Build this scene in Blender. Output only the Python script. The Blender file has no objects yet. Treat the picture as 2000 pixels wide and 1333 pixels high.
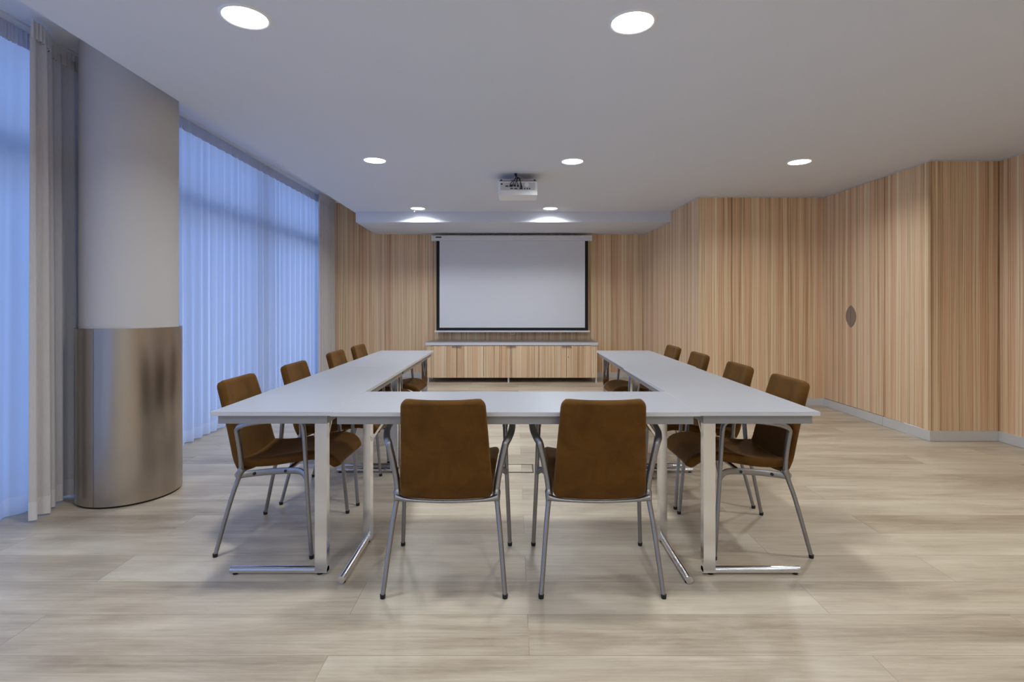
import bpy, bmesh, math, random
from mathutils import Vector, Matrix
random.seed(7)
PI = math.pi
scene = bpy.context.scene
COL = scene.collection

# ------------------------------------------------------------------ camera
F, PX, PY, CH = 1020.0, 1005.0, 592.0, 1.2          # focal length and vanishing point in pixels, camera height
cam_data = bpy.data.cameras.new('camera')
cam_data.sensor_width = 36.0
cam_data.lens = F * 36.0 / 2000.0
cam_data.shift_x = -(PX - 1000.0) / 2000.0
cam_data.shift_y = -(666.5 - PY) / 2000.0
cam_data.clip_start = 0.05
cam = bpy.data.objects.new('camera', cam_data); COL.objects.link(cam)
cam.location = (0, 0, CH); cam.rotation_euler = (PI / 2, 0, 0)
scene.camera = cam

# ------------------------------------------------------------------ view, world
scene.view_settings.view_transform = 'Standard'
scene.view_settings.look = 'None'
scene.view_settings.gamma = 1.0
scene.view_settings.exposure = 0.0
scene.view_settings.use_curve_mapping = False
SKY_STRENGTH = 5.6
LAMP_WATTS = 13.0
w = bpy.data.worlds.new('dusk_sky'); scene.world = w; w.use_nodes = True
nt = w.node_tree; nt.nodes.clear()
wo = nt.nodes.new('ShaderNodeOutputWorld'); bg = nt.nodes.new('ShaderNodeBackground')
tc = nt.nodes.new('ShaderNodeTexCoord'); sx = nt.nodes.new('ShaderNodeSeparateXYZ'); rp = nt.nodes.new('ShaderNodeValToRGB')
nt.links.new(tc.outputs['Generated'], sx.inputs[0]); nt.links.new(sx.outputs['Z'], rp.inputs[0])
rp.color_ramp.elements[0].position = 0.0; rp.color_ramp.elements[0].color = (0.42, 0.56, 1.0, 1)
rp.color_ramp.elements[1].position = 0.35; rp.color_ramp.elements[1].color = (0.13, 0.25, 0.62, 1)
nt.links.new(rp.outputs[0], bg.inputs[0]); bg.inputs[1].default_value = SKY_STRENGTH
nt.links.new(bg.outputs[0], wo.inputs[0])

def area_portal(name, loc, rot, sx_, sy_):
    l = bpy.data.lights.new(name, 'AREA'); l.shape = 'RECTANGLE'; l.size = sx_; l.size_y = sy_
    l.cycles.is_portal = True
    o = bpy.data.objects.new(name, l); COL.objects.link(o); o.location = loc; o.rotation_euler = rot
    return o
area_portal('window_portal', (-3.2, 2.6, 1.4), (0, -PI / 2, 0), 2.7, 10.8)

# ------------------------------------------------------------------ helpers
def lin(c):
    return tuple(((v / 255) / 12.92 if v / 255 <= 0.04045 else ((v / 255 + 0.055) / 1.055) ** 2.4) for v in c) + (1.0,)

def mat(name, rgb=(200, 200, 200), rough=0.5, metal=0.0, **kw):
    m = bpy.data.materials.new(name); m.use_nodes = True
    b = m.node_tree.nodes['Principled BSDF']
    b.inputs['Base Color'].default_value = lin(rgb)
    b.inputs['Roughness'].default_value = rough
    b.inputs['Metallic'].default_value = metal
    for k, v in kw.items():
        b.inputs[k].default_value = v
    return m

def bsdf(m): return m.node_tree.nodes['Principled BSDF']

class N:
    """small node-tree writer"""
    def __init__(s, m): s.t = m.node_tree; s.n = s.t.nodes; s.l = s.t.links
    def new(s, kind, **props):
        n = s.n.new(kind)
        for k, v in props.items(): setattr(n, k, v)
        return n
    def link(s, a, b): s.l.new(a, b)
    def math(s, op, a, b=None, clamp=False):
        n = s.new('ShaderNodeMath', operation=op, use_clamp=clamp)
        for i, v in enumerate((a, b)):
            if v is None: continue
            if isinstance(v, (int, float)): n.inputs[i].default_value = v
            else: s.link(v, n.inputs[i])
        return n.outputs[0]
    def noise(s, vec, scale=1.0, detail=2.0, rough=0.5, dist=0.0):
        n = s.new('ShaderNodeTexNoise'); n.inputs['Scale'].default_value = scale
        n.inputs['Detail'].default_value = detail; n.inputs['Roughness'].default_value = rough
        n.inputs['Distortion'].default_value = dist
        s.link(vec, n.inputs['Vector']); return n.outputs[0]
    def comb(s, x, y, z=0.0):
        n = s.new('ShaderNodeCombineXYZ')
        for i, v in enumerate((x, y, z)):
            if isinstance(v, (int, float)): n.inputs[i].default_value = v
            else: s.link(v, n.inputs[i])
        return n.outputs[0]
    def ramp(s, fac, stops):
        n = s.new('ShaderNodeValToRGB'); e = n.color_ramp.elements
        while len(e) < len(stops): e.new(0.5)
        for k, (p, c) in enumerate(stops): e[k].position = p; e[k].color = c
        s.link(fac, n.inputs[0]); return n.outputs[0]
    def mix(s, fac, a, b, mode='MIX'):
        n = s.new('ShaderNodeMix', data_type='RGBA', blend_type=mode)
        if isinstance(fac, (int, float)): n.inputs[0].default_value = fac
        else: s.link(fac, n.inputs[0])
        for i, v in ((6, a), (7, b)):
            if isinstance(v, tuple): n.inputs[i].default_value = v
            else: s.link(v, n.inputs[i])
        return n.outputs[2]
    def bump(s, h, strength, dist, target):
        n = s.new('ShaderNodeBump'); n.inputs['Strength'].default_value = strength; n.inputs['Distance'].default_value = dist
        s.link(h, n.inputs['Height']); s.link(n.outputs[0], target.inputs['Normal'])

def position(g):
    geo = g.new('ShaderNodeNewGeometry'); sp = g.new('ShaderNodeSeparateXYZ'); g.link(geo.outputs['Position'], sp.inputs[0])
    return sp.outputs

def wood_mat(name, seed=0.0, gain=1.0):
    m = mat(name, rough=0.42); g = N(m); b = bsdf(m)
    x, y, z = position(g)
    u = g.math('ADD', g.math('ADD', x, g.math('MULTIPLY', y, 1.07)), seed)
    u = g.math('ADD', u, g.math('MULTIPLY', g.noise(g.comb(g.math('MULTIPLY', u, 2.0), g.math('MULTIPLY', z, 0.8), 7.0), 1.0, 1.0), 0.02))
    def stripes(fu, fv, detail, rough=0.5, off=0.0):
        return g.noise(g.comb(g.math('MULTIPLY', u, fu), g.math('MULTIPLY', z, fv), off), 1.0, detail, rough)
    broad = stripes(3.0, 0.04, 1.0, off=3.1)
    mid = stripes(24.0, 0.12, 2.0, off=9.7)
    thin = stripes(110.0, 0.5, 2.0, 0.6, off=1.3)
    fine = stripes(260.0, 2.0, 2.0, 0.6, off=5.9)
    v = g.math('ADD', g.math('MULTIPLY', broad, 0.18), g.math('MULTIPLY', mid, 0.30))
    v = g.math('ADD', v, g.math('MULTIPLY', thin, 0.38)); v = g.math('ADD', v, g.math('MULTIPLY', fine, 0.12))
    c = g.ramp(v, [(0.34, lin((140, 107, 72))), (0.405, lin((188, 152, 112))), (0.455, lin((219, 187, 146))),
                   (0.51, lin((234, 207, 168))), (0.59, lin((245, 226, 193)))])
    tint = stripes(9.0, 0.06, 1.0, off=20.0)
    tf = g.ramp(tint, [(0.42, (0, 0, 0, 1)), (0.62, (1, 1, 1, 1))])
    c = g.mix(g.math('MULTIPLY', tf, 0.45), c, lin((214, 160, 122)))
    lines = g.ramp(stripes(48.0, 0.05, 0.0, off=33.0), [(0.30, (1, 1, 1, 1)), (0.345, (0, 0, 0, 1))])
    c = g.mix(g.math('MULTIPLY', lines, 0.35), c, lin((130, 92, 62)))
    g.link(c, b.inputs['Base Color'])
    g.bump(fine, 0.12, 0.002, b)
    return m

def floor_mat():
    m = mat('pale_oak_planks', rough=0.36); g = N(m); b = bsdf(m)
    x, y, z = position(g)
    br = g.new('ShaderNodeTexBrick'); br.offset = 0.37; br.offset_frequency = 2; br.squash = 1.0
    br.inputs['Scale'].default_value = 1.0; br.inputs['Mortar Size'].default_value = 0.0016
    br.inputs['Mortar Smooth'].default_value = 0.1; br.inputs['Bias'].default_value = 0.0
    br.inputs['Brick Width'].default_value = 1.85; br.inputs['Row Height'].default_value = 0.235
    br.inputs['Color1'].default_value = (0, 0, 0, 1); br.inputs['Color2'].default_value = (1, 1, 1, 1)
    br.inputs['Mortar'].default_value = (0.5, 0.5, 0.5, 1)
    g.link(g.comb(g.math('ADD', x, 20.3), g.math('ADD', y, 20.08)), br.inputs['Vector'])
    row = g.math('FLOOR', g.math('DIVIDE', g.math('ADD', y, 20.08), 0.235))
    plank = br.outputs['Color']
    seed = g.math('ADD', g.math('MULTIPLY', row, 7.3), g.math('MULTIPLY', plank, 31.0))
    cloud = g.noise(g.comb(g.math('MULTIPLY', x, 0.8), g.math('MULTIPLY', y, 5.0), seed), 1.0, 4.0, 0.55, 0.3)
    grain = g.noise(g.comb(g.math('MULTIPLY', x, 2.6), g.math('MULTIPLY', y, 70.0), seed), 1.0, 4.0, 0.6, 0.25)
    fine = g.noise(g.comb(g.math('MULTIPLY', x, 18.0), g.math('MULTIPLY', y, 260.0), seed), 1.0, 2.0, 0.6)
    patch = g.noise(g.comb(g.math('MULTIPLY', x, 1.7), g.math('MULTIPLY', y, 7.0), g.math('ADD', seed, 55.0)), 1.0, 5.0, 0.62, 0.8)
    v = g.math('ADD', g.math('MULTIPLY', cloud, 0.36), g.math('MULTIPLY', grain, 0.20))
    v = g.math('ADD', v, g.math('MULTIPLY', patch, 0.28))
    v = g.math('ADD', v, g.math('MULTIPLY', fine, 0.08)); v = g.math('ADD', v, g.math('MULTIPLY', plank, 0.08))
    c = g.ramp(v, [(0.36, lin((148, 131, 110))), (0.44, lin((174, 158, 136))), (0.51, lin((192, 177, 154))), (0.62, lin((210, 197, 175)))])
    # knots
    vo = g.new('ShaderNodeTexVoronoi'); vo.inputs['Scale'].default_value = 1.0
    g.link(g.comb(g.math('MULTIPLY', x, 1.1), g.math('MULTIPLY', y, 4.2), 0.0), vo.inputs['Vector'])
    kn = g.ramp(vo.outputs['Distance'], [(0.03, (1, 1, 1, 1)), (0.10, (0, 0, 0, 1))])
    c = g.mix(g.math('MULTIPLY', kn, 0.35), c, lin((122, 100, 80)))
    c = g.mix(g.math('MULTIPLY', br.outputs['Fac'], 0.45), c, lin((120, 104, 88)))
    g.link(c, b.inputs['Base Color'])
    r = g.math('ADD', g.math('MULTIPLY', grain, 0.22), 0.26); g.link(r, b.inputs['Roughness'])
    g.bump(g.math('SUBTRACT', grain, g.math('MULTIPLY', br.outputs['Fac'], 1.0)), 0.10, 0.002, b)
    return m

def suede_mat():
    m = mat('tan_suede', (128, 78, 38), rough=0.85); g = N(m); b = bsdf(m)
    t = g.new('ShaderNodeTexCoord').outputs['Object']
    n1 = g.noise(t, 9.0, 5.0, 0.6, 0.6); n2 = g.noise(t, 260.0, 2.0)
    c = g.ramp(n1, [(0.3, lin((80, 51, 12))), (0.5, lin((91, 59, 16))), (0.72, lin((103, 68, 22)))])
    g.link(c, b.inputs['Base Color'])
    b.inputs['Sheen Weight'].default_value = 0.22; b.inputs['Specular IOR Level'].default_value = 0.2; b.inputs['Sheen Roughness'].default_value = 0.4
    b.inputs['Sheen Tint'].default_value = lin((235, 180, 120))
    g.bump(n2, 0.15, 0.001, b)
    return m

def brushed(name, rgb, rough, vert=True, amount=0.12, bump=0.0):
    m = mat(name, rgb, rough, 1.0); g = N(m); b = bsdf(m)
    t = g.new('ShaderNodeTexCoord').outputs['Object']; mp = g.new('ShaderNodeMapping')
    mp.inputs['Scale'].default_value = (140, 140, 2) if vert else (3, 3, 240)
    g.link(t, mp.inputs[0]); n = g.noise(mp.outputs[0], 1.0, 3.0)
    g.link(g.math('ADD', g.math('MULTIPLY', n, amount), rough - amount / 2), b.inputs['Roughness'])
    if bump: g.bump(n, bump, 0.001, b)
    return m

def cloth_mat(name, rgb, clear, trans, weave=0.05):
    m = bpy.data.materials.new(name); m.use_nodes = True; g = N(m); m.node_tree.nodes.clear()
    out = g.new('ShaderNodeOutputMaterial'); d = g.new('ShaderNodeBsdfDiffuse'); tr = g.new('ShaderNodeBsdfTranslucent'); tp = g.new('ShaderNodeBsdfTransparent')
    t = g.new('ShaderNodeTexCoord').outputs['Object']; mp = g.new('ShaderNodeMapping'); mp.inputs['Scale'].default_value = (1, 260, 22)
    g.link(t, mp.inputs[0]); n = g.noise(mp.outputs[0], 1.0, 3.0)
    c = g.mix(g.math('MULTIPLY', n, weave * 2), lin(rgb), lin(tuple(v * 0.8 for v in rgb)))
    g.link(c, d.inputs[0]); g.link(c, tr.inputs[0])
    a = g.new('ShaderNodeMixShader'); a.inputs[0].default_value = trans; g.link(d.outputs[0], a.inputs[1]); g.link(tr.outputs[0], a.inputs[2])
    s = g.new('ShaderNodeMixShader'); s.inputs[0].default_value = clear; g.link(a.outputs[0], s.inputs[1]); g.link(tp.outputs[0], s.inputs[2])
    g.link(s.outputs[0], out.inputs[0])
    return m

def glass_mat():
    m = bpy.data.materials.new('window_glass'); m.use_nodes = True; g = N(m); m.node_tree.nodes.clear()
    out = g.new('ShaderNodeOutputMaterial'); tp = g.new('ShaderNodeBsdfTransparent'); gl = g.new('ShaderNodeBsdfGlossy')
    tp.inputs[0].default_value = (0.93, 0.96, 0.96, 1); gl.inputs['Roughness'].default_value = 0.02
    fr = g.new('ShaderNodeFresnel'); fr.inputs[0].default_value = 1.45
    s = g.new('ShaderNodeMixShader'); g.link(fr.outputs[0], s.inputs[0]); g.link(tp.outputs[0], s.inputs[1]); g.link(gl.outputs[0], s.inputs[2])
    g.link(s.outputs[0], out.inputs[0]); return m

def emit_mat(name, rgb, strength):
    m = bpy.data.materials.new(name); m.use_nodes = True; g = N(m); m.node_tree.nodes.clear()
    out = g.new('ShaderNodeOutputMaterial'); e = g.new('ShaderNodeEmission'); e.inputs[0].default_value = lin(rgb); e.inputs[1].default_value = strength
    g.link(e.outputs[0], out.inputs[0]); return m

def plaster(name, rgb, rough=0.85, sc=60.0, amt=0.06):
    m = mat(name, rgb, rough); g = N(m); b = bsdf(m)
    x = g.new('ShaderNodeNewGeometry').outputs['Position']; n = g.noise(x, sc, 3.0)
    g.link(g.mix(g.math('MULTIPLY', n, amt * 2), lin(rgb), lin(tuple(v * 0.9 for v in rgb))), b.inputs['Base Color'])
    g.bump(n, 0.05, 0.002, b); return m

M = dict(
    wood=wood_mat('striped_wood_veneer'), wood2=wood_mat('striped_wood_cabinet_veneer', 4.7),
    floor=floor_mat(), ceiling=plaster('ceiling_paint', (222, 225, 233)), paint=plaster('wall_paint', (226, 222, 215)),
    suede=suede_mat(), chair_metal=brushed('satin_aluminium', (156, 155, 156), 0.40),
    chrome=brushed('polished_chrome', (226, 226, 228), 0.16, True, 0.06), steel=brushed('brushed_steel', (184, 174, 162), 0.31, False, 0.06, 0.05),
    alu=mat('anodised_aluminium', (212, 210, 206), 0.5, 0.25), black=mat('black_plastic', (18, 18, 20), 0.5),
    dark=mat('dark_recess', (30, 26, 24), 0.7), top=plaster('grey_laminate', (166, 167, 172), 0.34, 200.0, 0.02),
    apron=mat('grey_metal_apron', (150, 149, 150), 0.40, 0.35), edge=mat('laminate_edge', (212, 211, 213), 0.45),
    screen=mat('matt_screen_fabric', (224, 225, 230), 0.9), white=mat('white_plastic', (226, 226, 228), 0.4),
    projector=mat('projector_plastic', (240, 240, 236), 0.4), sheer=cloth_mat('sheer_voile', (236, 238, 244), 0.22, 0.62),
    heading=cloth_mat('gathered_heading_tape', (212, 210, 216), 0.0, 0.16),
    hem=cloth_mat('double_hem', (230, 232, 240), 0.10, 0.5),
    drape=cloth_mat('grey_linen', (216, 210, 205), 0.0, 0.05, 0.2), glass=glass_mat(),
    drape_hem=cloth_mat('grey_linen_double', (228, 223, 220), 0.0, 0.03, 0.2),
    frame=mat('grey_window_frame', (110, 114, 122), 0.4, 0.3), lamp=emit_mat('lit_diffuser', (244, 246, 255), 14.0),
    ring=mat('white_lamp_rim', (238, 238, 240), 0.4), paving=plaster('outdoor_paving', (198, 196, 192), 0.8, 6.0),
    port=mat('port_metal', (70, 70, 76), 0.35, 0.6), socket=mat('blue_socket', (40, 60, 120), 0.5),
    column=plaster('woven_beige_wallcovering', (206, 201, 197), 0.8, 420.0, 0.12), handle=mat('bronze_grey_handle', (150, 132, 120), 0.45, 0.3),
)

# ------------------------------------------------------------------ geometry helpers
def obj(name, bm, m, parent=None, smooth=False, bevel=0.0, autosmooth=None):
    me = bpy.data.meshes.new(name)
    if bevel > 0:
        bmesh.ops.bevel(bm, geom=[e for e in bm.edges if e.is_manifold and e.calc_face_angle(0) > 0.6], offset=bevel, segments=2, affect='EDGES', clamp_overlap=True)
    bmesh.ops.recalc_face_normals(bm, faces=bm.faces)
    bm.to_mesh(me); bm.free()
    if smooth or autosmooth:
        for p in me.polygons: p.use_smooth = True
    if autosmooth: me.set_sharp_from_angle(angle=autosmooth)
    me.materials.append(M[m] if isinstance(m, str) else m)
    o = bpy.data.objects.new(name, me); COL.objects.link(o)
    if parent: o.parent = parent
    return o

def box(bm, x0, x1, y0, y1, z0, z1):
    v = [bm.verts.new((x, y, z)) for x in (x0, x1) for y in (y0, y1) for z in (z0, z1)]
    for f in ((0, 1, 3, 2), (4, 6, 7, 5), (0, 4, 5, 1), (2, 3, 7, 6), (0, 2, 6, 4), (1, 5, 7, 3)): bm.faces.new([v[i] for i in f])
    return v

def bx(*a):
    bm = bmesh.new(); box(bm, *a); return bm

def prism(pts, z0, z1, bm=None):
    bm = bm or bmesh.new()
    a = [bm.verts.new((x, y, z0)) for x, y in pts]; b = [bm.verts.new((x, y, z1)) for x, y in pts]
    bm.faces.new(a[::-1]); bm.faces.new(b); n = len(pts)
    for i in range(n): bm.faces.new((a[i], a[(i + 1) % n], b[(i + 1) % n], b[i]))
    return bm

def wall_seg(p, q, z0, z1, th=0.1, bm=None):
    """a slab from p to q, thickness th to the left of the direction p->q"""
    d = Vector((q[0] - p[0], q[1] - p[1])).normalized(); n = Vector((-d.y, d.x)) * th
    return prism([p, q, (q[0] + n.x, q[1] + n.y), (p[0] + n.x, p[1] + n.y)], z0, z1, bm)

def spline(pts, per=6):
    P = [Vector(p) for p in pts]; out = []
    for i in range(len(P) - 1):
        a, b, c, d = P[max(i - 1, 0)], P[i], P[i + 1], P[min(i + 2, len(P) - 1)]
        for k in range(per):
            t = k / per
            out.append(0.5 * ((2 * b) + (c - a) * t + (2 * a - 5 * b + 4 * c - d) * t * t + (3 * b - a - 3 * c + d) * t ** 3))
    out.append(P[-1]); return out

def tube(bm, pts, r, seg=12, squash=(1, 1), per=6, cap=True, smooth=True):
    P = spline(pts, per) if smooth and len(pts) > 2 else [Vector(p) for p in pts]
    n = len(P); rad = r if callable(r) else (lambda t: r)
    T = [(P[min(i + 1, n - 1)] - P[max(i - 1, 0)]).normalized() for i in range(n)]
    ref = Vector((0, 0, 1)) if abs(T[0].z) < 0.9 else Vector((0, 1, 0))
    a = T[0].cross(ref).normalized(); rings = []
    for i in range(n):
        a = (a - T[i] * a.dot(T[i])).normalized(); b = T[i].cross(a)
        rr = rad(i / (n - 1))
        rings.append([bm.verts.new(P[i] + (a * math.cos(2 * PI * k / seg) * squash[0] + b * math.sin(2 * PI * k / seg) * squash[1]) * rr) for k in range(seg)])
    for i in range(n - 1):
        for k in range(seg): bm.faces.new((rings[i][k], rings[i][(k + 1) % seg], rings[i + 1][(k + 1) % seg], rings[i + 1][k]))
    if cap: bm.faces.new(rings[0][::-1]); bm.faces.new(rings[-1])
    return bm

def cyl(bm, c, r0, r1, z0, z1, seg=32):
    a = [bm.verts.new((c[0] + r0 * math.cos(2 * PI * k / seg), c[1] + r0 * math.sin(2 * PI * k / seg), z0)) for k in range(seg)]
    b = [bm.verts.new((c[0] + r1 * math.cos(2 * PI * k / seg), c[1] + r1 * math.sin(2 * PI * k / seg), z1)) for k in range(seg)]
    bm.faces.new(a[::-1]); bm.faces.new(b)
    for k in range(seg): bm.faces.new((a[k], a[(k + 1) % seg], b[(k + 1) % seg], b[k]))
    return bm

def structure(o): o['kind'] = 'structure'; return o
def tag(o, label, cat, group=None):
    o['label'] = label; o['category'] = cat
    if group: o['group'] = group
    return o
def empty(name, loc=(0, 0, 0), rz=0.0):
    o = bpy.data.objects.new(name, None); COL.objects.link(o); o.location = loc; o.rotation_euler = (0, 0, rz); o.empty_display_size = 0.1
    return o
def dup(root, loc, rz, label):
    r = root.copy(); COL.objects.link(r); r.location = loc; r.rotation_euler = (0, 0, rz); r['label'] = label
    for ch in list(root.children):
        c = ch.copy(); COL.objects.link(c); c.parent = r
        for gch in list(ch.children):
            d = gch.copy(); COL.objects.link(d); d.parent = c
    return r

# ================================================================== THE ROOM
CEIL, POCKET, BEAM = 2.44, 2.765, 2.297
def edge_x(y): return -1.963 - 0.0314 * y               # the ceiling's edge beside the curtain pocket
WB = 8.35                                               # back wall
YR = -3.2                                               # wall behind the camera
structure(obj('floor', prism([(-3.2, YR), (4.35, YR), (4.35, 8.6), (-3.2, 8.6)], -0.1, 0.0), 'floor'))
structure(obj('ceiling', prism([(edge_x(YR), YR), (4.35, YR), (4.35, 8.5), (edge_x(8.5), 8.5)], CEIL, POCKET), 'ceiling'))
structure(obj('ceiling_pocket', prism([(-3.3, YR), (4.35, YR), (4.35, 8.6), (-3.3, 8.6)], POCKET, POCKET + 0.1), 'ceiling'))
structure(obj('ceiling_beam', prism([(edge_x(7.09) + 0.03, 7.09), (2.2, 7.09), (2.2, 8.36), (edge_x(8.36), 8.36)], BEAM, CEIL), 'ceiling'))

structure(obj('wall_back', wall_seg((2.07, WB), (-2.23, WB), 0, CEIL, -0.12), 'wood'))
structure(obj('wall_back_left', wall_seg((-2.23, WB), (-3.2, WB - 0.30), 0, POCKET, -0.12), 'wood'))
structure(obj('wall_right_far', wall_seg((2.15, 6.09), (2.06, WB + 0.05), 0, CEIL, -0.12), 'wood'))
structure(obj('wall_right_alcove', wall_seg((3.62, 6.09), (2.15, 6.09), 0, CEIL, -0.12), 'wood'))
DX = 3.605
structure(obj('wall_right_middle', wall_seg((DX, 4.5315), (DX, 5.098), 0.09, CEIL, -0.12), 'wood'))
structure(obj('wall_right_middle_backing', bx(DX + 0.03, DX + 0.12, 5.0, 6.2, 0, CEIL), 'dark'))
structure(obj('wall_right_return', wall_seg((4.2, 4.53), (DX + 0.0005, 4.53), 0.0, CEIL, -0.12), 'wood'))
structure(obj('wall_right_near', wall_seg((4.2, YR), (4.2, 4.53), 0, CEIL, -0.12), 'wood'))
structure(obj('wall_rear', wall_seg((-3.2, YR), (4.3, YR), 0, POCKET, -0.12), 'paint'))

# cupboard doors in the right wall, a lens-shaped pull plate split over their meeting edge
YS = 5.595
for n_, (ya, yb, s) in enumerate(((5.102, YS - 0.0015, 1), (YS + 0.0015, 6.086, -1)), 1):
    d = obj('door_%d' % n_, bx(DX, DX + 0.022, ya, yb, 0.092, CEIL - 0.012), 'wood'); structure(d)
    pts = [];  ys = YS - s * 0.002
    for k in range(21):
        t = -1 + 2 * k / 20; pts.append((ys - s * 0.082 * (1 - t * t) ** 0.8, 1.055 + 0.118 * t))
    bm = bmesh.new()
    a = [bm.verts.new((DX - 0.004, p[0], p[1])) for p in pts]; b = [bm.verts.new((DX + 0.004, p[0], p[1])) for p in pts]
    bm.faces.new(a); bm.faces.new(b[::-1])
    for k in range(len(pts)): bm.faces.new((a[k], a[(k + 1) % len(pts)], b[(k + 1) % len(pts)], b[k]))
    h = obj('door_handle', bm, 'handle', d); h['label'] = 'grey metal half-oval flush pull plate'

# metal baseboards
BH, BT = 0.088, 0.012
def base(name, p, q, z1=BH):
    return structure(obj(name, wall_seg(p, q, 0.002, z1, BT), 'alu', bevel=0.0015))
base('baseboard_back', (2.06, WB), (-2.23, WB))
base('baseboard_back_left', (-2.23, WB), (-3.1, WB - 0.27))
base('baseboard_right_far', (2.15, 6.10), (2.065, WB))
base('baseboard_right_alcove', (3.605, 6.09), (2.138, 6.09))
base('baseboard_right_cupboard', (DX, 5.102), (DX, 6.078))
base('baseboard_right_middle', (DX, 4.518), (DX, 5.098))
base('baseboard_right_return', (4.188, 4.53), (DX, 4.53))
base('baseboard_right_near', (4.2, YR), (4.2, 4.53))
# thin shadow-gap trims where veneer meets ceiling
for n_, (p, q, z) in enumerate((((2.15, 6.10), (2.115, 7.08), CEIL), ((3.60, 6.09), (2.14, 6.09), CEIL), ((DX, 4.52), (DX, 6.08), CEIL),
                               ((4.19, 4.53), (DX, 4.53), CEIL), ((4.2, YR), (4.2, 4.53), CEIL)), 1):
    structure(obj('trim_%d' % n_, wall_seg(p, q, z - 0.011, z, 0.008), 'alu'))
structure(obj('trim_6', wall_seg((-2.225, WB), (-2.245, WB - 0.006), 0, POCKET, 0.006), 'wood'))

# glazing along the left
GX = -3.12
def window(n, y0, y1):
    bm = bmesh.new()
    for y in (y0, y1): box(bm, GX - 0.03, GX + 0.03, y - 0.035, y + 0.035, 0.0, POCKET)
    m_ = (y0 + y1) / 2
    box(bm, GX - 0.03, GX + 0.03, y0, y1, 0.0, 0.07); box(bm, GX - 0.03, GX + 0.03, y0, y1, POCKET - 0.06, POCKET)
    box(bm, GX - 0.04, GX + 0.04, y0, y1, 2.03, 2.17)
    fr_ = obj('window_%d' % n, bm, 'frame'); structure(fr_)
    obj('pane', bx(GX - 0.004, GX + 0.004, y0 + 0.035, y1 - 0.035, 0.07, 2.03), 'glass', fr_)
    obj('pane', bx(GX - 0.004, GX + 0.004, y0 + 0.035, y1 - 0.035, 2.17, POCKET - 0.06), 'glass', fr_)
ye = [-3.1, -1.3, 0.5, 2.3, 4.1, 5.9, 7.7]
for n_ in range(6): window(n_ + 1, ye[n_] + (0.0 if n_ == 0 else 0.036), ye[n_ + 1] - 0.036)
structure(obj('wall_left', bx(-3.2, -3.06, 7.70, 8.1, 0, POCKET), 'paint'))
structure(obj('ground', bx(-30, -3.2, -25, 35, -0.2, -0.05), 'paving'))

# round column: wallcovering above, steel cladding below
CX, CY = -2.427, 3.304
bm = bmesh.new(); cyl(bm, (CX, CY), 0.256, 0.256, 0.0, POCKET, 96)
col = structure(obj('column', bm, 'column', autosmooth=0.6)); 
bm = bmesh.new()
for (a0, a1) in ((-93.0, 86.0), (86.4, 266.6)):
    n = 60; ro, ri, z0, z1 = 0.276, 0.262, 0.012, 1.048; R_ = []
    for k in range(n + 1):
        a = math.radians(a0 + (a1 - a0) * k / n); c, s = math.cos(a), math.sin(a)
        R_.append([bm.verts.new((CX + r * c, CY + r * s, z)) for r, z in ((ro, z0), (ro, z1), (ri, z1), (ri, z0))])
    for k in range(n):
        for j in range(4): bm.faces.new((R_[k][j], R_[k + 1][j], R_[k + 1][(j + 1) % 4], R_[k][(j + 1) % 4]))
    bm.faces.new(R_[0]); bm.faces.new(R_[-1][::-1])
c_ = obj('steel_cladding', bm, 'steel', col, autosmooth=0.6); c_['label'] = 'brushed steel sleeve round the foot of the column'
bm = bmesh.new(); cyl(bm, (CX, CY), 0.268, 0.268, 0.0, 0.012, 64); obj('plinth', bm, 'dark', col)

# ================================================================== DOWNLIGHTS
def downlight(x, y, label):
    t = empty('ceiling_downlight', (x, y, CEIL)); tag(t, label, 'ceiling light', 'round recessed ceiling downlights')
    bm = bmesh.new(); seg = 48; prof = [(0.105, 0.0), (0.103, -0.005), (0.094, -0.007), (0.089, -0.002), (0.088, 0.0)]
    R_ = [[bm.verts.new((r * math.cos(2 * PI * k / seg), r * math.sin(2 * PI * k / seg), z)) for k in range(seg)] for r, z in prof]
    for i in range(len(prof) - 1):
        for k in range(seg): bm.faces.new((R_[i][k], R_[i][(k + 1) % seg], R_[i + 1][(k + 1) % seg], R_[i + 1][k]))
    obj('rim', bm, 'ring', t, smooth=True)
    bm = bmesh.new(); cyl(bm, (0, 0), 0.089, 0.089, -0.0035, -0.0005, seg); obj('diffuser', bm, 'lamp', t)
    l = bpy.data.lights.new('downlight_lamp', 'AREA'); l.shape = 'DISK'; l.size = 0.17; l.spread = math.radians(151); l.energy = LAMP_WATTS; l.color = (0.90, 0.965, 1.0)
    lo = bpy.data.objects.new('downlight_lamp', l); COL.objects.link(lo); lo.parent = t; lo.location = (0, 0, -0.012)
    return t
for x, y, lb in ((-1.167, 2.263, 'large lit round ceiling downlight nearest the column, at the top of the view'),
                 (0.52, 2.304, 'large lit round ceiling downlight at the top of the view, farther from the column'),
                 (-1.213, 4.534, 'lit round ceiling downlight above the left table row, middle of three rows'),
                 (0.506, 4.566, 'lit round ceiling downlight just right of and before the projector'),
                 (2.50, 4.583, 'lit round ceiling downlight nearest the wood-panelled cupboard wall, far to the right'),
                 (-1.267, 6.84, 'small far ceiling downlight with a sprinkler head beside it, by the beam'),
                 (0.469, 6.84, 'small far ceiling downlight by the beam, directly beyond the projector, without sprinkler'),):
    downlight(x, y, lb)
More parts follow.
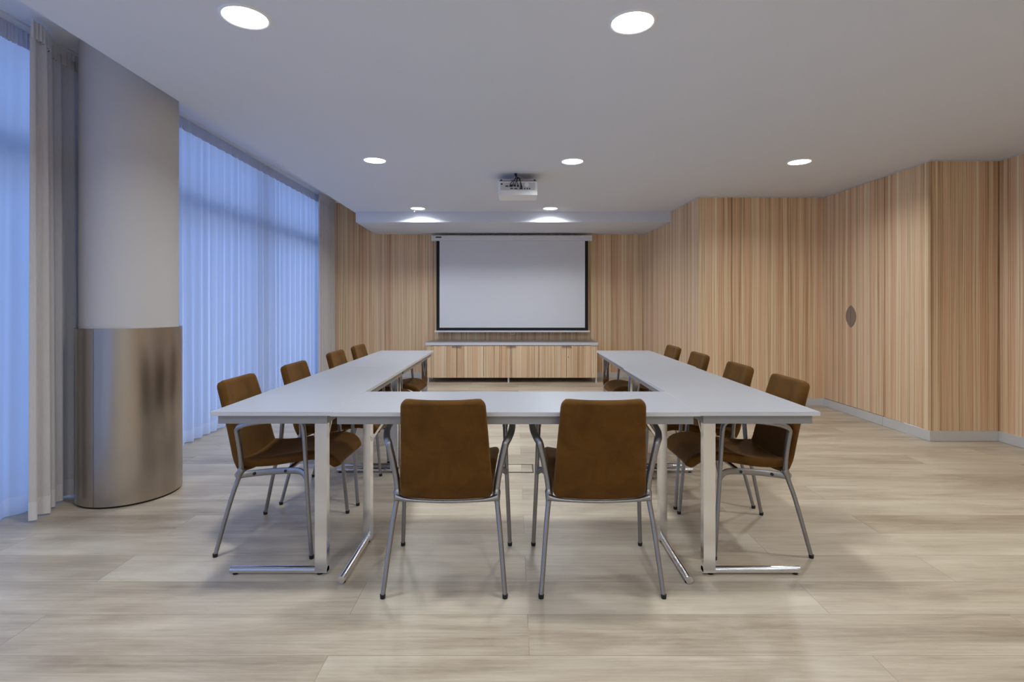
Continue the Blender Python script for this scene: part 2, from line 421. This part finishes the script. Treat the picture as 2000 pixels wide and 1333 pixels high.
for x, y, lb in ((2.5, 2.3, 'added unseen round ceiling downlight beside the wood wall, one row nearer than the cupboard'),  # out-of-view downlights continuing the grid, added to fill the room with light
                 (-1.2, 0.0, 'added unseen round ceiling downlight directly over the camera row, on the curtain side'),
                 (0.5, 0.0, 'added unseen round ceiling downlight directly over the camera row, in the middle'),
                 (2.5, 0.0, 'added unseen round ceiling downlight directly over the camera row, on the wood wall side'),
                 (-1.2, -2.2, 'added unseen round ceiling downlight by the plain rear wall, on the curtain side'),
                 (0.5, -2.2, 'added unseen round ceiling downlight by the plain rear wall, in the middle'),
                 (2.5, -2.2, 'added unseen round ceiling downlight by the plain rear wall, on the wood wall side')):
    downlight(x, y, lb)

t = empty('sprinkler_head', (-1.335, 6.95, CEIL)); tag(t, 'tiny white sprinkler head on the ceiling by the far left downlight', 'sprinkler')
bm = bmesh.new(); cyl(bm, (0, 0), 0.022, 0.026, -0.008, 0.0, 20); cyl(bm, (0, 0), 0.007, 0.007, -0.03, -0.008, 12); obj('body', bm, 'white', t)
bm = bmesh.new(); cyl(bm, (0, 0), 0.017, 0.015, -0.034, -0.030, 20); obj('deflector', bm, 'chrome', t)

# ================================================================== CURTAINS
def curtain_x(y): return -2.765 - 0.018 * (y - 3.5)
def drape_sheet(y0, y1, z0, z1, fold, amp, seed, n_per=12, xoff=0.0, xfun=None, gather=0.5, sway=0.02, rows=14):
    """a pleated cloth surface; folds are tight at the tape and open towards the hem"""
    rnd = random.Random(seed); bm = bmesh.new()
    lean_full = rows <= 2; n = max(12, int((y1 - y0) / fold * n_per)); ph = [0.0]; fl = []
    fx = xfun or curtain_x
    # uneven fold spacing
    steps = []
    for k in range(int((y1 - y0) / fold) + 2): steps.append(fold * rnd.uniform(0.65, 1.35))
    sc = (y1 - y0) / sum(steps); cum = [0.0]
    for s in steps: cum.append(cum[-1] + s * sc)
    amps = [rnd.uniform(0.55, 1.15) for _ in cum]; lean = [rnd.uniform(-1, 1) * sway for _ in cum]
    def look(s):
        for i in range(len(cum) - 1):
            if s <= cum[i + 1] + 1e-9:
                t = (s - cum[i]) / (cum[i + 1] - cum[i]); return i, t
        return len(cum) - 2, 1.0
    grid = []
    for r in range(rows + 1):
        v = r / rows; z = z0 + (z1 - z0) * v; row = []
        for k in range(n + 1):
            s = (y1 - y0) * k / n; i, t = look(s)
            a = amps[i] * (1 - t) + amps[i + 1] * t
            wv = math.sin(2 * PI * t) + 0.25 * math.sin(4 * PI * t + i)
            env = gather + (1 - gather) * (1 - v) ** 0.7
            le = (lean[i] * (1 - t) + lean[i + 1] * t) * (1.0 if lean_full else 1 - v)
            row.append(bm.verts.new((fx(y0 + s) + xoff + amp * a * wv * env, y0 + s + le, z)))
        grid.append(row)
    for r in range(rows):
        for k in range(n): bm.faces.new((grid[r][k], grid[r][k + 1], grid[r + 1][k + 1], grid[r + 1][k]))
    return bm
def curtain(name, label, y0, y1, cloth, fold, amp, seed, xoff=0.0, xfun=None, hem=True, gather=0.5, hemmat='hem', headmat='heading'):
    t = empty(name, ((xfun or curtain_x)(y0), y0, 0)); tag(t, label, 'curtain')
    inv = Matrix.Translation(-t.location)
    def put(nm, bm, m):
        bmesh.ops.transform(bm, matrix=inv, verts=bm.verts); return obj(nm, bm, m, t, smooth=True)
    zt = 2.752
    put('cloth', drape_sheet(y0, y1, 0.11 if hem else 0.012, zt - 0.05, fold, amp, seed, xoff=xoff, xfun=xfun, gather=gather), cloth)
    if hem:
        b = drape_sheet(y0, y1, 0.012, 0.112, fold, amp, seed, xoff=xoff, xfun=xfun, gather=1.0, rows=2, sway=0.02)
        put('hem', b, hemmat)
    put('heading', drape_sheet(y0, y1, zt - 0.10, zt, 0.026, 0.010, seed + 5, n_per=8, xoff=xoff + 0.006, xfun=xfun, gather=1.0, sway=0, rows=3), headmat)
    return t
curtain('sheer_curtain', 'white sheer curtain glowing blue at the left edge, before the column', -3.0, 3.12, 'sheer', 0.16, 0.034, 11, xoff=-0.045)
curtain('sheer_curtain', 'long white sheer curtain glowing blue beyond the column, beside the left table', 3.46, 7.62, 'sheer', 0.155, 0.026, 23, gather=0.6)
curtain('grey_curtain', 'gathered light grey curtain panel hanging just before the column', 2.85, 3.42, 'drape', 0.125, 0.044, 5,
        xfun=lambda y: -2.645 - 0.115 * (lambda t: t * t * (3 - 2 * t))(min(1, max(0, (y - 2.90) / 0.26))), hemmat='drape_hem', gather=0.4, headmat='drape_hem')
curtain('grey_curtain', 'gathered light grey curtain panel against the far wood wall', 7.35, 8.02, 'drape', 0.115, 0.035, 9,
        xfun=lambda y: -2.76, hemmat='drape_hem', gather=0.7, headmat='drape_hem')
bm = bmesh.new(); box(bm, -2.80, -2.74, YR + 0.1, 8.0, 2.753, POCKET)
tag(obj('curtain_track', bm, 'white'), 'white curtain track running along the ceiling pocket', 'curtain track')

# ================================================================== PROJECTION SCREEN
SY = 8.22; k_ = SY / F
def X(px, d=SY): return (px - PX) * d / F
def Z(py, d=SY): return CH - (py - PY) * d / F
t = empty('projection_screen', (0, SY, 0)); tag(t, 'pulled-down white projection screen with black borders on the back wall', 'projection screen')
def part(nm, x0, x1, y0, y1, z0, z1, m, bev=0.0, par=t, org=None):
    o_ = org or t.location
    b = bx(x0 - o_[0], x1 - o_[0], y0 - o_[1], y1 - o_[1], z0 - o_[2], z1 - o_[2]); return obj(nm, b, m, par, bevel=bev)
part('housing', X(845), X(1154), SY - 0.055, SY + 0.045, Z(471), Z(461), 'white', 0.006)
part('end_cap', X(843.5), X(845), SY - 0.058, SY + 0.047, Z(471.4), Z(460.6), 'white', 0.003)
part('end_cap', X(1154), X(1155.5), SY - 0.058, SY + 0.047, Z(471.4), Z(460.6), 'white', 0.003)
part('wall_bracket', X(860), X(880), SY + 0.045, WB - 0.002, Z(466), Z(462), 'white')
part('wall_bracket', X(1120), X(1140), SY + 0.045, WB - 0.002, Z(466), Z(462), 'white')
lg = part('maker_mark', X(852), X(863), SY - 0.0565, SY - 0.0545, Z(465.6), Z(463.4), 'black'); lg['label'] = 'small dark name plate'
part('fabric', X(858.5), X(1142.5), SY - 0.001, SY + 0.001, Z(640.5), Z(470.5), 'screen')
b = bmesh.new()
for a_ in ((X(852.5), X(858.5), Z(646), Z(470.5)), (X(1142.5), X(1148.5), Z(646), Z(470.5)), (X(858.5), X(1142.5), Z(646), Z(640.5))):
    box(b, a_[0], a_[1], -0.001, 0.001, a_[2], a_[3])
bd = obj('border', b, mat('black_screen_border', (22, 22, 26), 0.85), t); bd['label'] = 'black border strip'
part('bottom_bar', X(849), X(1152), SY - 0.012, SY + 0.012, Z(649), Z(646), 'white', 0.003)
b = bmesh.new(); tube(b, [(X(996), -0.002, Z(649)), (X(997), -0.002, Z(652)), (X(1001), -0.002, Z(653.5)), (X(1005), -0.002, Z(652)), (X(1006), -0.002, Z(649))], 0.003, 8)
obj('pull_handle', b, 'white', t, smooth=True)

# ================================================================== SIDEBOARD
CF = 7.85
def XC(px): return X(px, CF)
def ZC(py): return Z(py, CF)
zt_, zb_ = ZC(669.5), ZC(738.4)
t = empty('sideboard', (XC(999.5), CF, 0)); tag(t, 'long low striped-wood sideboard with grey top below the projection screen', 'sideboard')
org = t.location
def sp(nm, x0, x1, y0, y1, z0, z1, m, bev=0.0, par=None):
    b = bx(x0 - org[0], x1 - org[0], y0 - org[1], y1 - org[1], z0, z1); return obj(nm, b, m, par or t, bevel=bev)
xl, xr = XC(833.5), XC(1166.5)
b = bmesh.new()
box(b, xl - org[0], XC(841.5) - org[0], 0.004, 0.46, zb_, ZC(674.8)); box(b, XC(1159) - org[0], xr - org[0], 0.004, 0.46, zb_, ZC(674.8))
box(b, XC(841.5) - org[0], XC(1159) - org[0], 0.03, 0.46, zb_, zb_ + 0.02); box(b, XC(841.5) - org[0], XC(1159) - org[0], 0.45, 0.46, zb_, ZC(674.8))
box(b, XC(841.5) - org[0], XC(1159) - org[0], 0.022, 0.45, ZC(678), ZC(674.8))
obj('body', b, 'wood2', t)
ct = sp('countertop', XC(831.5), XC(1168), CF - 0.005, CF + 0.478, ZC(674.8), zt_, 'apron'); ct['label'] = 'laminate top, coloured darker for its dark reflection'  # top coloured darker than its edge, standing in for a dark reflection
fe = sp('edge_band', XC(831.5), XC(1168), CF - 0.009, CF - 0.005, ZC(674.8), zt_ + 0.001, 'edge', 0.0, ct); fe['label'] = 'pale front edge strip'
xs = [XC(v) for v in (841.5, 892, 944.5, 998.5, 1052.5, 1106.5, 1159)]
for i in range(6):
    d = sp('door', xs[i] + 0.003, xs[i + 1] - 0.003, CF, CF + 0.02, zb_ + 0.001, ZC(675.6), 'wood2')
    s = 1 if i % 2 == 0 else -1; e = xs[i + 1] if i % 2 == 0 else xs[i]
    x0, x1 = (e - 0.07, e - 0.002) if s > 0 else (e + 0.002, e + 0.07)
    sp('handle', x0, x1, CF - 0.012, CF - 0.0005, ZC(678.6), ZC(676), 'handle', 0.002, d)
    if i == 5:
        b = bmesh.new(); seg = 16
        cyl(b, (0, 0), 0.009, 0.009, -0.004, 0.001, seg); bmesh.ops.transform(b, matrix=Matrix.Translation((XC(1110) - org[0], -0.0005, ZC(698))) @ Matrix.Rotation(-PI / 2, 4, 'X'), verts=b.verts)
        obj('lock', b, 'handle', d)
for px in (835.5, 993, 1165):
    for yy in (0.02, 0.42):
        x = XC(px) - org[0]; b = bx(x - 0.012, x + 0.012, yy, yy + 0.024, 0.0, zb_); obj('leg', b, 'alu', t)

# ================================================================== FLOOR BOX
t = empty('floor_box', (0.03, 3.78, 0)); tag(t, 'flush metal-framed floor socket box between the two front chairs', 'floor box')
b = bmesh.new(); hx, hy, fw = 0.106, 0.094, 0.008
for a_ in ((-hx, hx, -hy, -hy + fw), (-hx, hx, hy - fw, hy), (-hx, -hx + fw, -hy + fw, hy - fw), (hx - fw, hx, -hy + fw, hy - fw)): box(b, *a_, 0.0, 0.004)
obj('frame', b, 'port', t)
obj('lid', bx(-hx + fw + 0.001, hx - fw - 0.001, -hy + fw + 0.001, hy - fw - 0.001, 0.0, 0.003), 'floor', t)

# ================================================================== TABLES
TZ = 0.74
def rail_tube(bm, p, q, w_, h_):
    p, q = Vector(p), Vector(q); d = (q - p).normalized(); side = Vector((-d.y, d.x, 0)) if abs(d.z) < .5 else Vector((1, 0, 0))
    up = d.cross(side).normalized(); vs = []
    for e in (p, q):
        for a, b_ in ((-1, -1), (1, -1), (1, 1), (-1, 1)): vs.append(bm.verts.new(e + side * a * w_ / 2 + up * b_ * h_ / 2))
    bm.faces.new(vs[:4][::-1]); bm.faces.new(vs[4:])
    for i in range(4): bm.faces.new((vs[i], vs[(i + 1) % 4], vs[4 + (i + 1) % 4], vs[4 + i]))
def make_table(label, L, W, loc, rz, inset0, inset1, dz=0.0):
    """local: length along x, outer edge at y=0, inner edge at y=W; columns stand near the inner edge, feet reach outwards"""
    t = empty('conference_table', loc, rz); tag(t, label, 'table', 'grey conference tables set in a U')
    z1 = TZ + dz
    e_ = 0.0009
    obj('tabletop', bx(e_, L - e_, e_, W - e_, z1 - 0.017, z1), 'top', t)
    b = bmesh.new()
    for a_ in ((0, L, 0, e_), (0, L, W - e_, W), (0, e_, e_, W - e_), (L - e_, L, e_, W - e_)): box(b, *a_, z1 - 0.017, z1 - 0.0003)
    eb = obj('edge_band', b, 'edge', t); eb['label'] = 'pale edge strip'
    b = bmesh.new(); i_, h = 0.022, 0.038
    for a_ in ((i_, L - i_, i_, i_ + 0.022), (i_, L - i_, W - i_ - 0.022, W - i_), (i_, i_ + 0.022, i_ + 0.022, W - i_ - 0.022), (L - i_ - 0.022, L - i_, i_ + 0.022, W - i_ - 0.022)):
        box(b, *a_, z1 - 0.017 - h, z1 - 0.0175)
    ap = obj('apron', b, 'apron', t, bevel=0.002); ap['label'] = 'grey metal frame rail'
    for k, x in enumerate((inset0, L - inset1)):
        y = W - 0.075
        lg_ = obj('leg', bx(x - 0.018, x + 0.018, y - 0.026, y + 0.026, 0.012, z1 - 0.0555), 'chrome', t, bevel=0.004)
        b = bmesh.new(); tube(b, [(x, y + 0.026, 0.019), (x, 0.03, 0.019)], 0.0155, 20, smooth=False)
        ft = obj('foot_bar', b, 'chrome', lg_, autosmooth=0.7)
        for gy in (y - 0.01, 0.05):
            b = bmesh.new(); cyl(b, (x, gy), 0.012, 0.012, 0.0, 0.008, 14); obj('glide', b, 'black', lg_)
        obj('mounting_rail', bx(x - 0.02, x + 0.02, i_ + 0.022, W - i_ - 0.022, z1 - 0.045, z1 - 0.018), 'apron', t)
        s = 1 if k == 0 else -1
        b = bmesh.new(); rail_tube(b, (x + s * 0.012, y, z1 - 0.24), (x + s * 0.15, y, z1 - 0.035), 0.012, 0.005); obj('brace', b, 'chrome', t)
        b = bmesh.new(); cyl(b, (x + s * 0.0, 0), 0.009, 0.009, 0, 0.008, 14)
        bmesh.ops.transform(b, matrix=Matrix.Translation((x, y - 0.026, z1 - 0.125)) @ Matrix.Rotation(PI / 2, 4, 'X') @ Matrix.Translation((-x, 0, 0)), verts=b.verts)
        obj('bolt', b, 'chair_metal', lg_)
    return t
Y0, YJ, Y1 = 2.203, 3.745, 5.045
XL0, XL1, XR1, XR0 = -1.285, -0.777, 0.785, 1.290
W_ = 0.508
# left row: outer edge at XL0, inner towards +x: rotate -90deg => local x -> -Y ; so origin at far end
make_table('grey conference table of the left row nearest the camera, by the column', YJ - Y0, W_, (XL0, YJ, 0), -PI / 2, 0.045, 0.11)
make_table('grey conference table of the left row farther from the camera, toward the far curtain', Y1 - YJ - 0.002, W_, (XL0 - 0.004, Y1, 0), -PI / 2, 0.07, 0.045)
# right row: rotate +90deg => local x -> +Y, local y -> -X
make_table('grey conference table of the right row nearest the camera', YJ - Y0, W_, (XR0, Y0, 0), PI / 2, 0.11, 0.045)
make_table('grey conference table of the right row farther from the camera, toward the wood wall', Y1 - YJ - 0.002, W_, (XR0 + 0.012, YJ + 0.002, 0), PI / 2, 0.045, 0.07)
# cross table: local x -> +X
make_table('grey conference table crossing between the rows, with two chairs in front', XR1 - XL1 - 0.006, 0.515, (XL1 + 0.002, 2.193, 0), 0.0, 0.037, 0.037, 0.0)

# ================================================================== CHAIRS
def pad(path, hw, th, r0, r1, uc=0.0, ut=0.0, nu=22, nt=34, sag=0.0):
    """upholstered slab along a (y,z) path; hw(t) half width; rounded rim; uc bends the sides, r0/r1 corner radii"""
    P = spline([(0, y, z) for y, z in path], 10); L = [0.0]
    for i in range(1, len(P)): L.append(L[-1] + (P[i] - P[i - 1]).length)
    tot = L[-1]
    def at(s):
        for i in range(1, len(P)):
            if L[i] >= s - 1e-9:
                t = (s - L[i - 1]) / (L[i] - L[i - 1]); d = (P[i] - P[i - 1]).normalized()
                return P[i - 1].lerp(P[i], t), d
        return P[-1], (P[-1] - P[-2]).normalized()
    bm = bmesh.new(); F_, B_ = [], []
    for j in range(nt + 1):
        a = j / nt; s = tot * (0.5 - 0.5 * math.cos(PI * a)) if False else tot * (a + 0.0)
        # denser samples near the ends
        a2 = 0.5 - 0.5 * math.cos(PI * a); s = tot * (0.45 * a + 0.55 * a2)
        c, d = at(s); nrm = Vector((0, -d.z, d.y)); h = hw(s / tot)
        e0, e1 = s, tot - s
        if e0 < r0: h -= r0 - math.sqrt(max(r0 ** 2 - (r0 - e0) ** 2, 0))
        if e1 < r1: h -= r1 - math.sqrt(max(r1 ** 2 - (r1 - e1) ** 2, 0))
        er = th * 0.5; ee = min(e0, e1); ke = math.sqrt(max(1 - (1 - min(ee / er, 1)) ** 2, 0)) if ee < er else 1.0
        fr, bk = [], []
        for i in range(nu + 1):
            a = i / nu; u = -math.cos(PI * a); u = 0.5 * u + 0.5 * (2 * a - 1) if False else u
            x = u * h; de = h - abs(x); ks = math.sqrt(max(1 - (1 - min(de / er, 1)) ** 2, 0)) if de < er else 1.0
            o = th * 0.5 * min(ke, ks); bend = nrm * (uc * u * u)
            p = c + Vector((x, 0, 0)) + bend - d * (sag * u * u * max(0.0, s / tot - 0.55) ** 2 / 0.2)
            fr.append(p + nrm * o); bk.append(p - nrm * o)
        F_.append([bm.verts.new(p) for p in fr]); B_.append([bm.verts.new(p) for p in bk])
    for j in range(nt):
        for i in range(nu):
            bm.faces.new((F_[j][i], F_[j][i + 1], F_[j + 1][i + 1], F_[j + 1][i])); bm.faces.new((B_[j][i], B_[j + 1][i], B_[j + 1][i + 1], B_[j][i + 1]))
    bmesh.ops.remove_doubles(bm, verts=bm.verts, dist=0.0006)
    return bm

def make_chair(label):
    t = empty('armchair'); tag(t, label, 'chair', 'tan upholstered armchairs around the tables')
    obj('seat', pad([(-0.150, 0.415), (-0.10, 0.408), (0.0, 0.412), (0.12, 0.432), (0.22, 0.445), (0.285, 0.430), (0.315, 0.390)],
                    lambda s: 0.192 + 0.022 * s, 0.046, 0.03, 0.07, uc=0.022), 'suede', t, smooth=True)
    obj('backrest', pad([(-0.268, 0.812), (-0.236, 0.70), (-0.208, 0.60), (-0.186, 0.51), (-0.168, 0.44), (-0.140, 0.392), (-0.105, 0.384)],
                        lambda s: 0.170 + 0.026 * min(1, s * 1.15), 0.042, 0.035, 0.04, uc=0.014, sag=0.022), 'suede', t, smooth=True)
    for s in (1, -1):
        J = (s * 0.212, -0.128, 0.385)
        b = bmesh.new()
        tube(b, [(s * 0.210, -0.118, 0.405), (s * 0.214, -0.135, 0.352), (s * 0.226, -0.165, 0.25), (s * 0.248, -0.222, 0.014)], lambda t_: 0.0115 + 0.0065 * max(0, 1 - abs(t_ - 0.10) * 4.5) - 0.002 * t_, 12, per=8)
        l1 = obj('leg', b, 'chair_metal', t, autosmooth=0.9)
        b = bmesh.new(); cyl(b, (s * 0.2488, -0.2235), 0.0105, 0.0115, 0.0, 0.016, 12); obj('glide', b, 'black', l1)
        b = bmesh.new()
        tube(b, [(s * 0.241, 0.189, 0.612), (s * 0.2425, 0.195, 0.55), (s * 0.248, 0.207, 0.38), (s * 0.2635, 0.236, 0.014)], lambda t_: 0.0118 - 0.0022 * t_, 12, per=8)
        l2 = obj('leg', b, 'chair_metal', t, autosmooth=0.9)
        b = bmesh.new(); cyl(b, (s * 0.264, 0.2372), 0.0105, 0.0115, 0.0, 0.016, 12); obj('glide', b, 'black', l2)
        b = bmesh.new()
        tube(b, [(s * 0.209, -0.122, 0.385), (s * 0.216, -0.119, 0.45), (s * 0.232, -0.120, 0.53), (s * 0.246, -0.122, 0.590), (s * 0.252, -0.116, 0.606), (s * 0.262, -0.098, 0.620), (s * 0.273, -0.05, 0.636),
                 (s * 0.277, 0.03, 0.648), (s * 0.268, 0.11, 0.651), (s * 0.252, 0.165, 0.645), (s * 0.243, 0.186, 0.624), (s * 0.241, 0.189, 0.600)], lambda t_: 0.0115 + 0.002 * math.sin(PI * min(1, t_ * 1.1)), 12, squash=(1.15, 0.9))
        obj('armrest', b, 'chair_metal', t, autosmooth=0.9)
    b = bmesh.new()
    for s in (1, -1):
        tube(b, [(s * 0.212, -0.130, 0.372), (s * 0.198, -0.085, 0.376), (s * 0.190, 0.0, 0.383), (s * 0.200, 0.10, 0.392), (s * 0.226, 0.17, 0.396), (s * 0.247, 0.205, 0.375)], 0.0125, 10, squash=(0.7, 1.25))
        for y, z in ((-0.06, 0.379), (0.09, 0.392)):
            bb = bmesh.new(); cyl(bb, (0, 0), 0.007, 0.007, -0.002, 0.014, 12)
            bmesh.ops.transform(bb, matrix=Matrix.Translation((s * 0.196, y, z)) @ Matrix.Rotation(s * PI / 2, 4, 'Y'), verts=bb.verts)
            me = bpy.data.meshes.new('tmp'); bb.to_mesh(me); bb.free(); b2 = b; 
            if s == 1 and y < 0: bolts = bmesh.new()
            bolts.from_mesh(me); bpy.data.meshes.remove(me)
    tube(b, [(-0.212, -0.132, 0.376), (-0.17, -0.145, 0.371), (-0.10, -0.152, 0.368), (0, -0.155, 0.366), (0.10, -0.152, 0.368), (0.17, -0.145, 0.371), (0.212, -0.132, 0.376)], lambda t_: 0.0065 + 0.0115 * abs(2 * t_ - 1) ** 4, 10)
    tube(b, [(-0.20, 0.095, 0.392), (0, 0.10, 0.398), (0.20, 0.095, 0.392)], 0.010, 10)
    sf = obj('seat_frame', b, 'chair_metal', t, autosmooth=0.9)
    obj('bolt', bolts, 'black', sf)
    return t
chairs = [(-0.287, 2.345, 0.0, 'tan armchair seen from behind at the cross table, the one closer to the curtains'),
          (0.357, 2.345, 0.0, 'tan armchair seen from behind at the cross table, the one closer to the wood wall'),
          (-1.190, 2.715, -PI / 2, 'tan armchair at the left table row nearest the camera, beside the steel-clad column'),
          (-1.165, 3.355, -PI / 2, 'tan armchair at the left table row, second from the camera'),
          (-1.180, 4.170, -PI / 2, 'tan armchair at the left table row, third from the camera'),
          (-1.180, 4.775, -PI / 2, 'tan armchair at the left table row, last one before the far grey curtain'),
          (1.172, 2.705, PI / 2, 'tan armchair at the right table row nearest the camera, facing the left'),
          (1.172, 3.30, PI / 2, 'tan armchair at the right table row, second from the camera'),
          (1.172, 4.010, PI / 2, 'tan armchair at the right table row, third from the camera'),
          (1.172, 4.670, PI / 2, 'tan armchair at the right table row, last one before the back wall')]
proto = None
for x, y, rz, lb in chairs:
    if proto is None:
        proto = make_chair(lb); proto.location = (x, y, 0); proto.rotation_euler = (0, 0, rz)
    else: dup(proto, (x, y, 0), rz, lb)

# ================================================================== PROJECTOR
t = empty('projector', (0.032, 5.0, CEIL)); tag(t, 'white ceiling-mounted projector with black cables, ports toward the camera', 'projector')
pw, z0, z1 = 0.186, -0.205, -0.075
b = prism([(-pw + 0.012, 0.0), (pw - 0.012, 0.0), (pw, 0.012), (pw, 0.26), (pw - 0.02, 0.28), (-pw + 0.02, 0.28), (-pw, 0.26), (-pw, 0.012)], z0, z1)
body = obj('body', b, 'projector', t, bevel=0.008)
b = bx(-pw + 0.02, pw - 0.02, -0.002, 0.01, z0 + 0.045, z1 - 0.012); obj('port_panel', b, mat('port_panel_grey', (205, 205, 203), 0.6), body)
ports = [(-0.155, -0.102, .018, .012), (-0.105, -0.122, .03, .010), (-0.065, -0.118, .03, .022), (-0.06, -0.145, .026, .010), (-0.02, -0.146, .03, .009),
         (-0.03, -0.118, .02, .018), (0.0, -0.12, .018, .018), (0.03, -0.146, .03, .010), (0.065, -0.146, .012, .012), (0.09, -0.146, .012, .012), (0.112, -0.146, .012, .012), (0.03, -0.125, .016, .014)]
for x, z, a, h in ports:
    obj('port', bx(x - a / 2, x + a / 2, -0.006, -0.001, z - h / 2, z + h / 2), 'port', body)
b = bmesh.new()
for k in range(7): cyl(b, (0, 0), 0.022 - k * 0.003, 0.022 - k * 0.003, 0.001 * k, 0.001 * k + 0.0008, 20)
bmesh.ops.transform(b, matrix=Matrix.Translation((0.085, -0.002, -0.108)) @ Matrix.Rotation(PI / 2, 4, 'X'), verts=b.verts); obj('speaker_grille', b, 'projector', body)
b = bmesh.new(); box(b, -pw + 0.008, pw - 0.008, 0.004, 0.25, z1 + 0.0, z1 + 0.008)
for x in (-0.16, 0.16): box(b, x - 0.008, x + 0.008, 0.01, 0.03, z1 + 0.008, z1 + 0.02)
obj('mount_plate', b, 'port', t)
b = bmesh.new(); cyl(b, (0, 0.14), 0.022, 0.022, z1 + 0.008, -0.012, 20); cyl(b, (0, 0.14), 0.035, 0.035, -0.008, 0.0, 28); obj('ceiling_mount', b, 'white', t, autosmooth=0.6)
b = bmesh.new(); tube(b, [(-0.10, 0.10, z1 + 0.012), (-0.06, 0.13, z1 + 0.04), (0.0, 0.14, -0.015)], 0.006, 8); obj('mount_arm', b, 'white', t, smooth=True)
b = bmesh.new(); cyl(b, (0, 0), 0.032, 0.032, 0, 0.02, 24); bmesh.ops.transform(b, matrix=Matrix.Translation((0.09, 0.30, -0.14)) @ Matrix.Rotation(PI / 2, 4, 'X'), verts=b.verts); obj('lens', b, 'black', t, autosmooth=0.6)
ends = [(-0.065, -0.112), (-0.04, -0.118), (-0.03, -0.118), (0.0, -0.125), (0.03, -0.14), (0.03, -0.145)]
rnd = random.Random(3)
for k, (x, z) in enumerate(ends):
    j = lambda a: rnd.uniform(-a, a)
    b = bmesh.new(); tube(b, [(x, -0.006, z), (x + j(.01), -0.028, z + 0.01), (x * 0.4 + j(.012), -0.035, z1 + 0.015 + j(.01)), (-0.01 + j(.012), -0.02 + j(.01), -0.04 + j(.008)), (-0.018 + j(.012), -0.01, -0.018 + j(.004)), (-0.03 + 0.004 * k, 0.0, -0.001)], 0.0036, 8)
    obj('cable', b, 'black' if k % 3 else 'port', t, smooth=True)
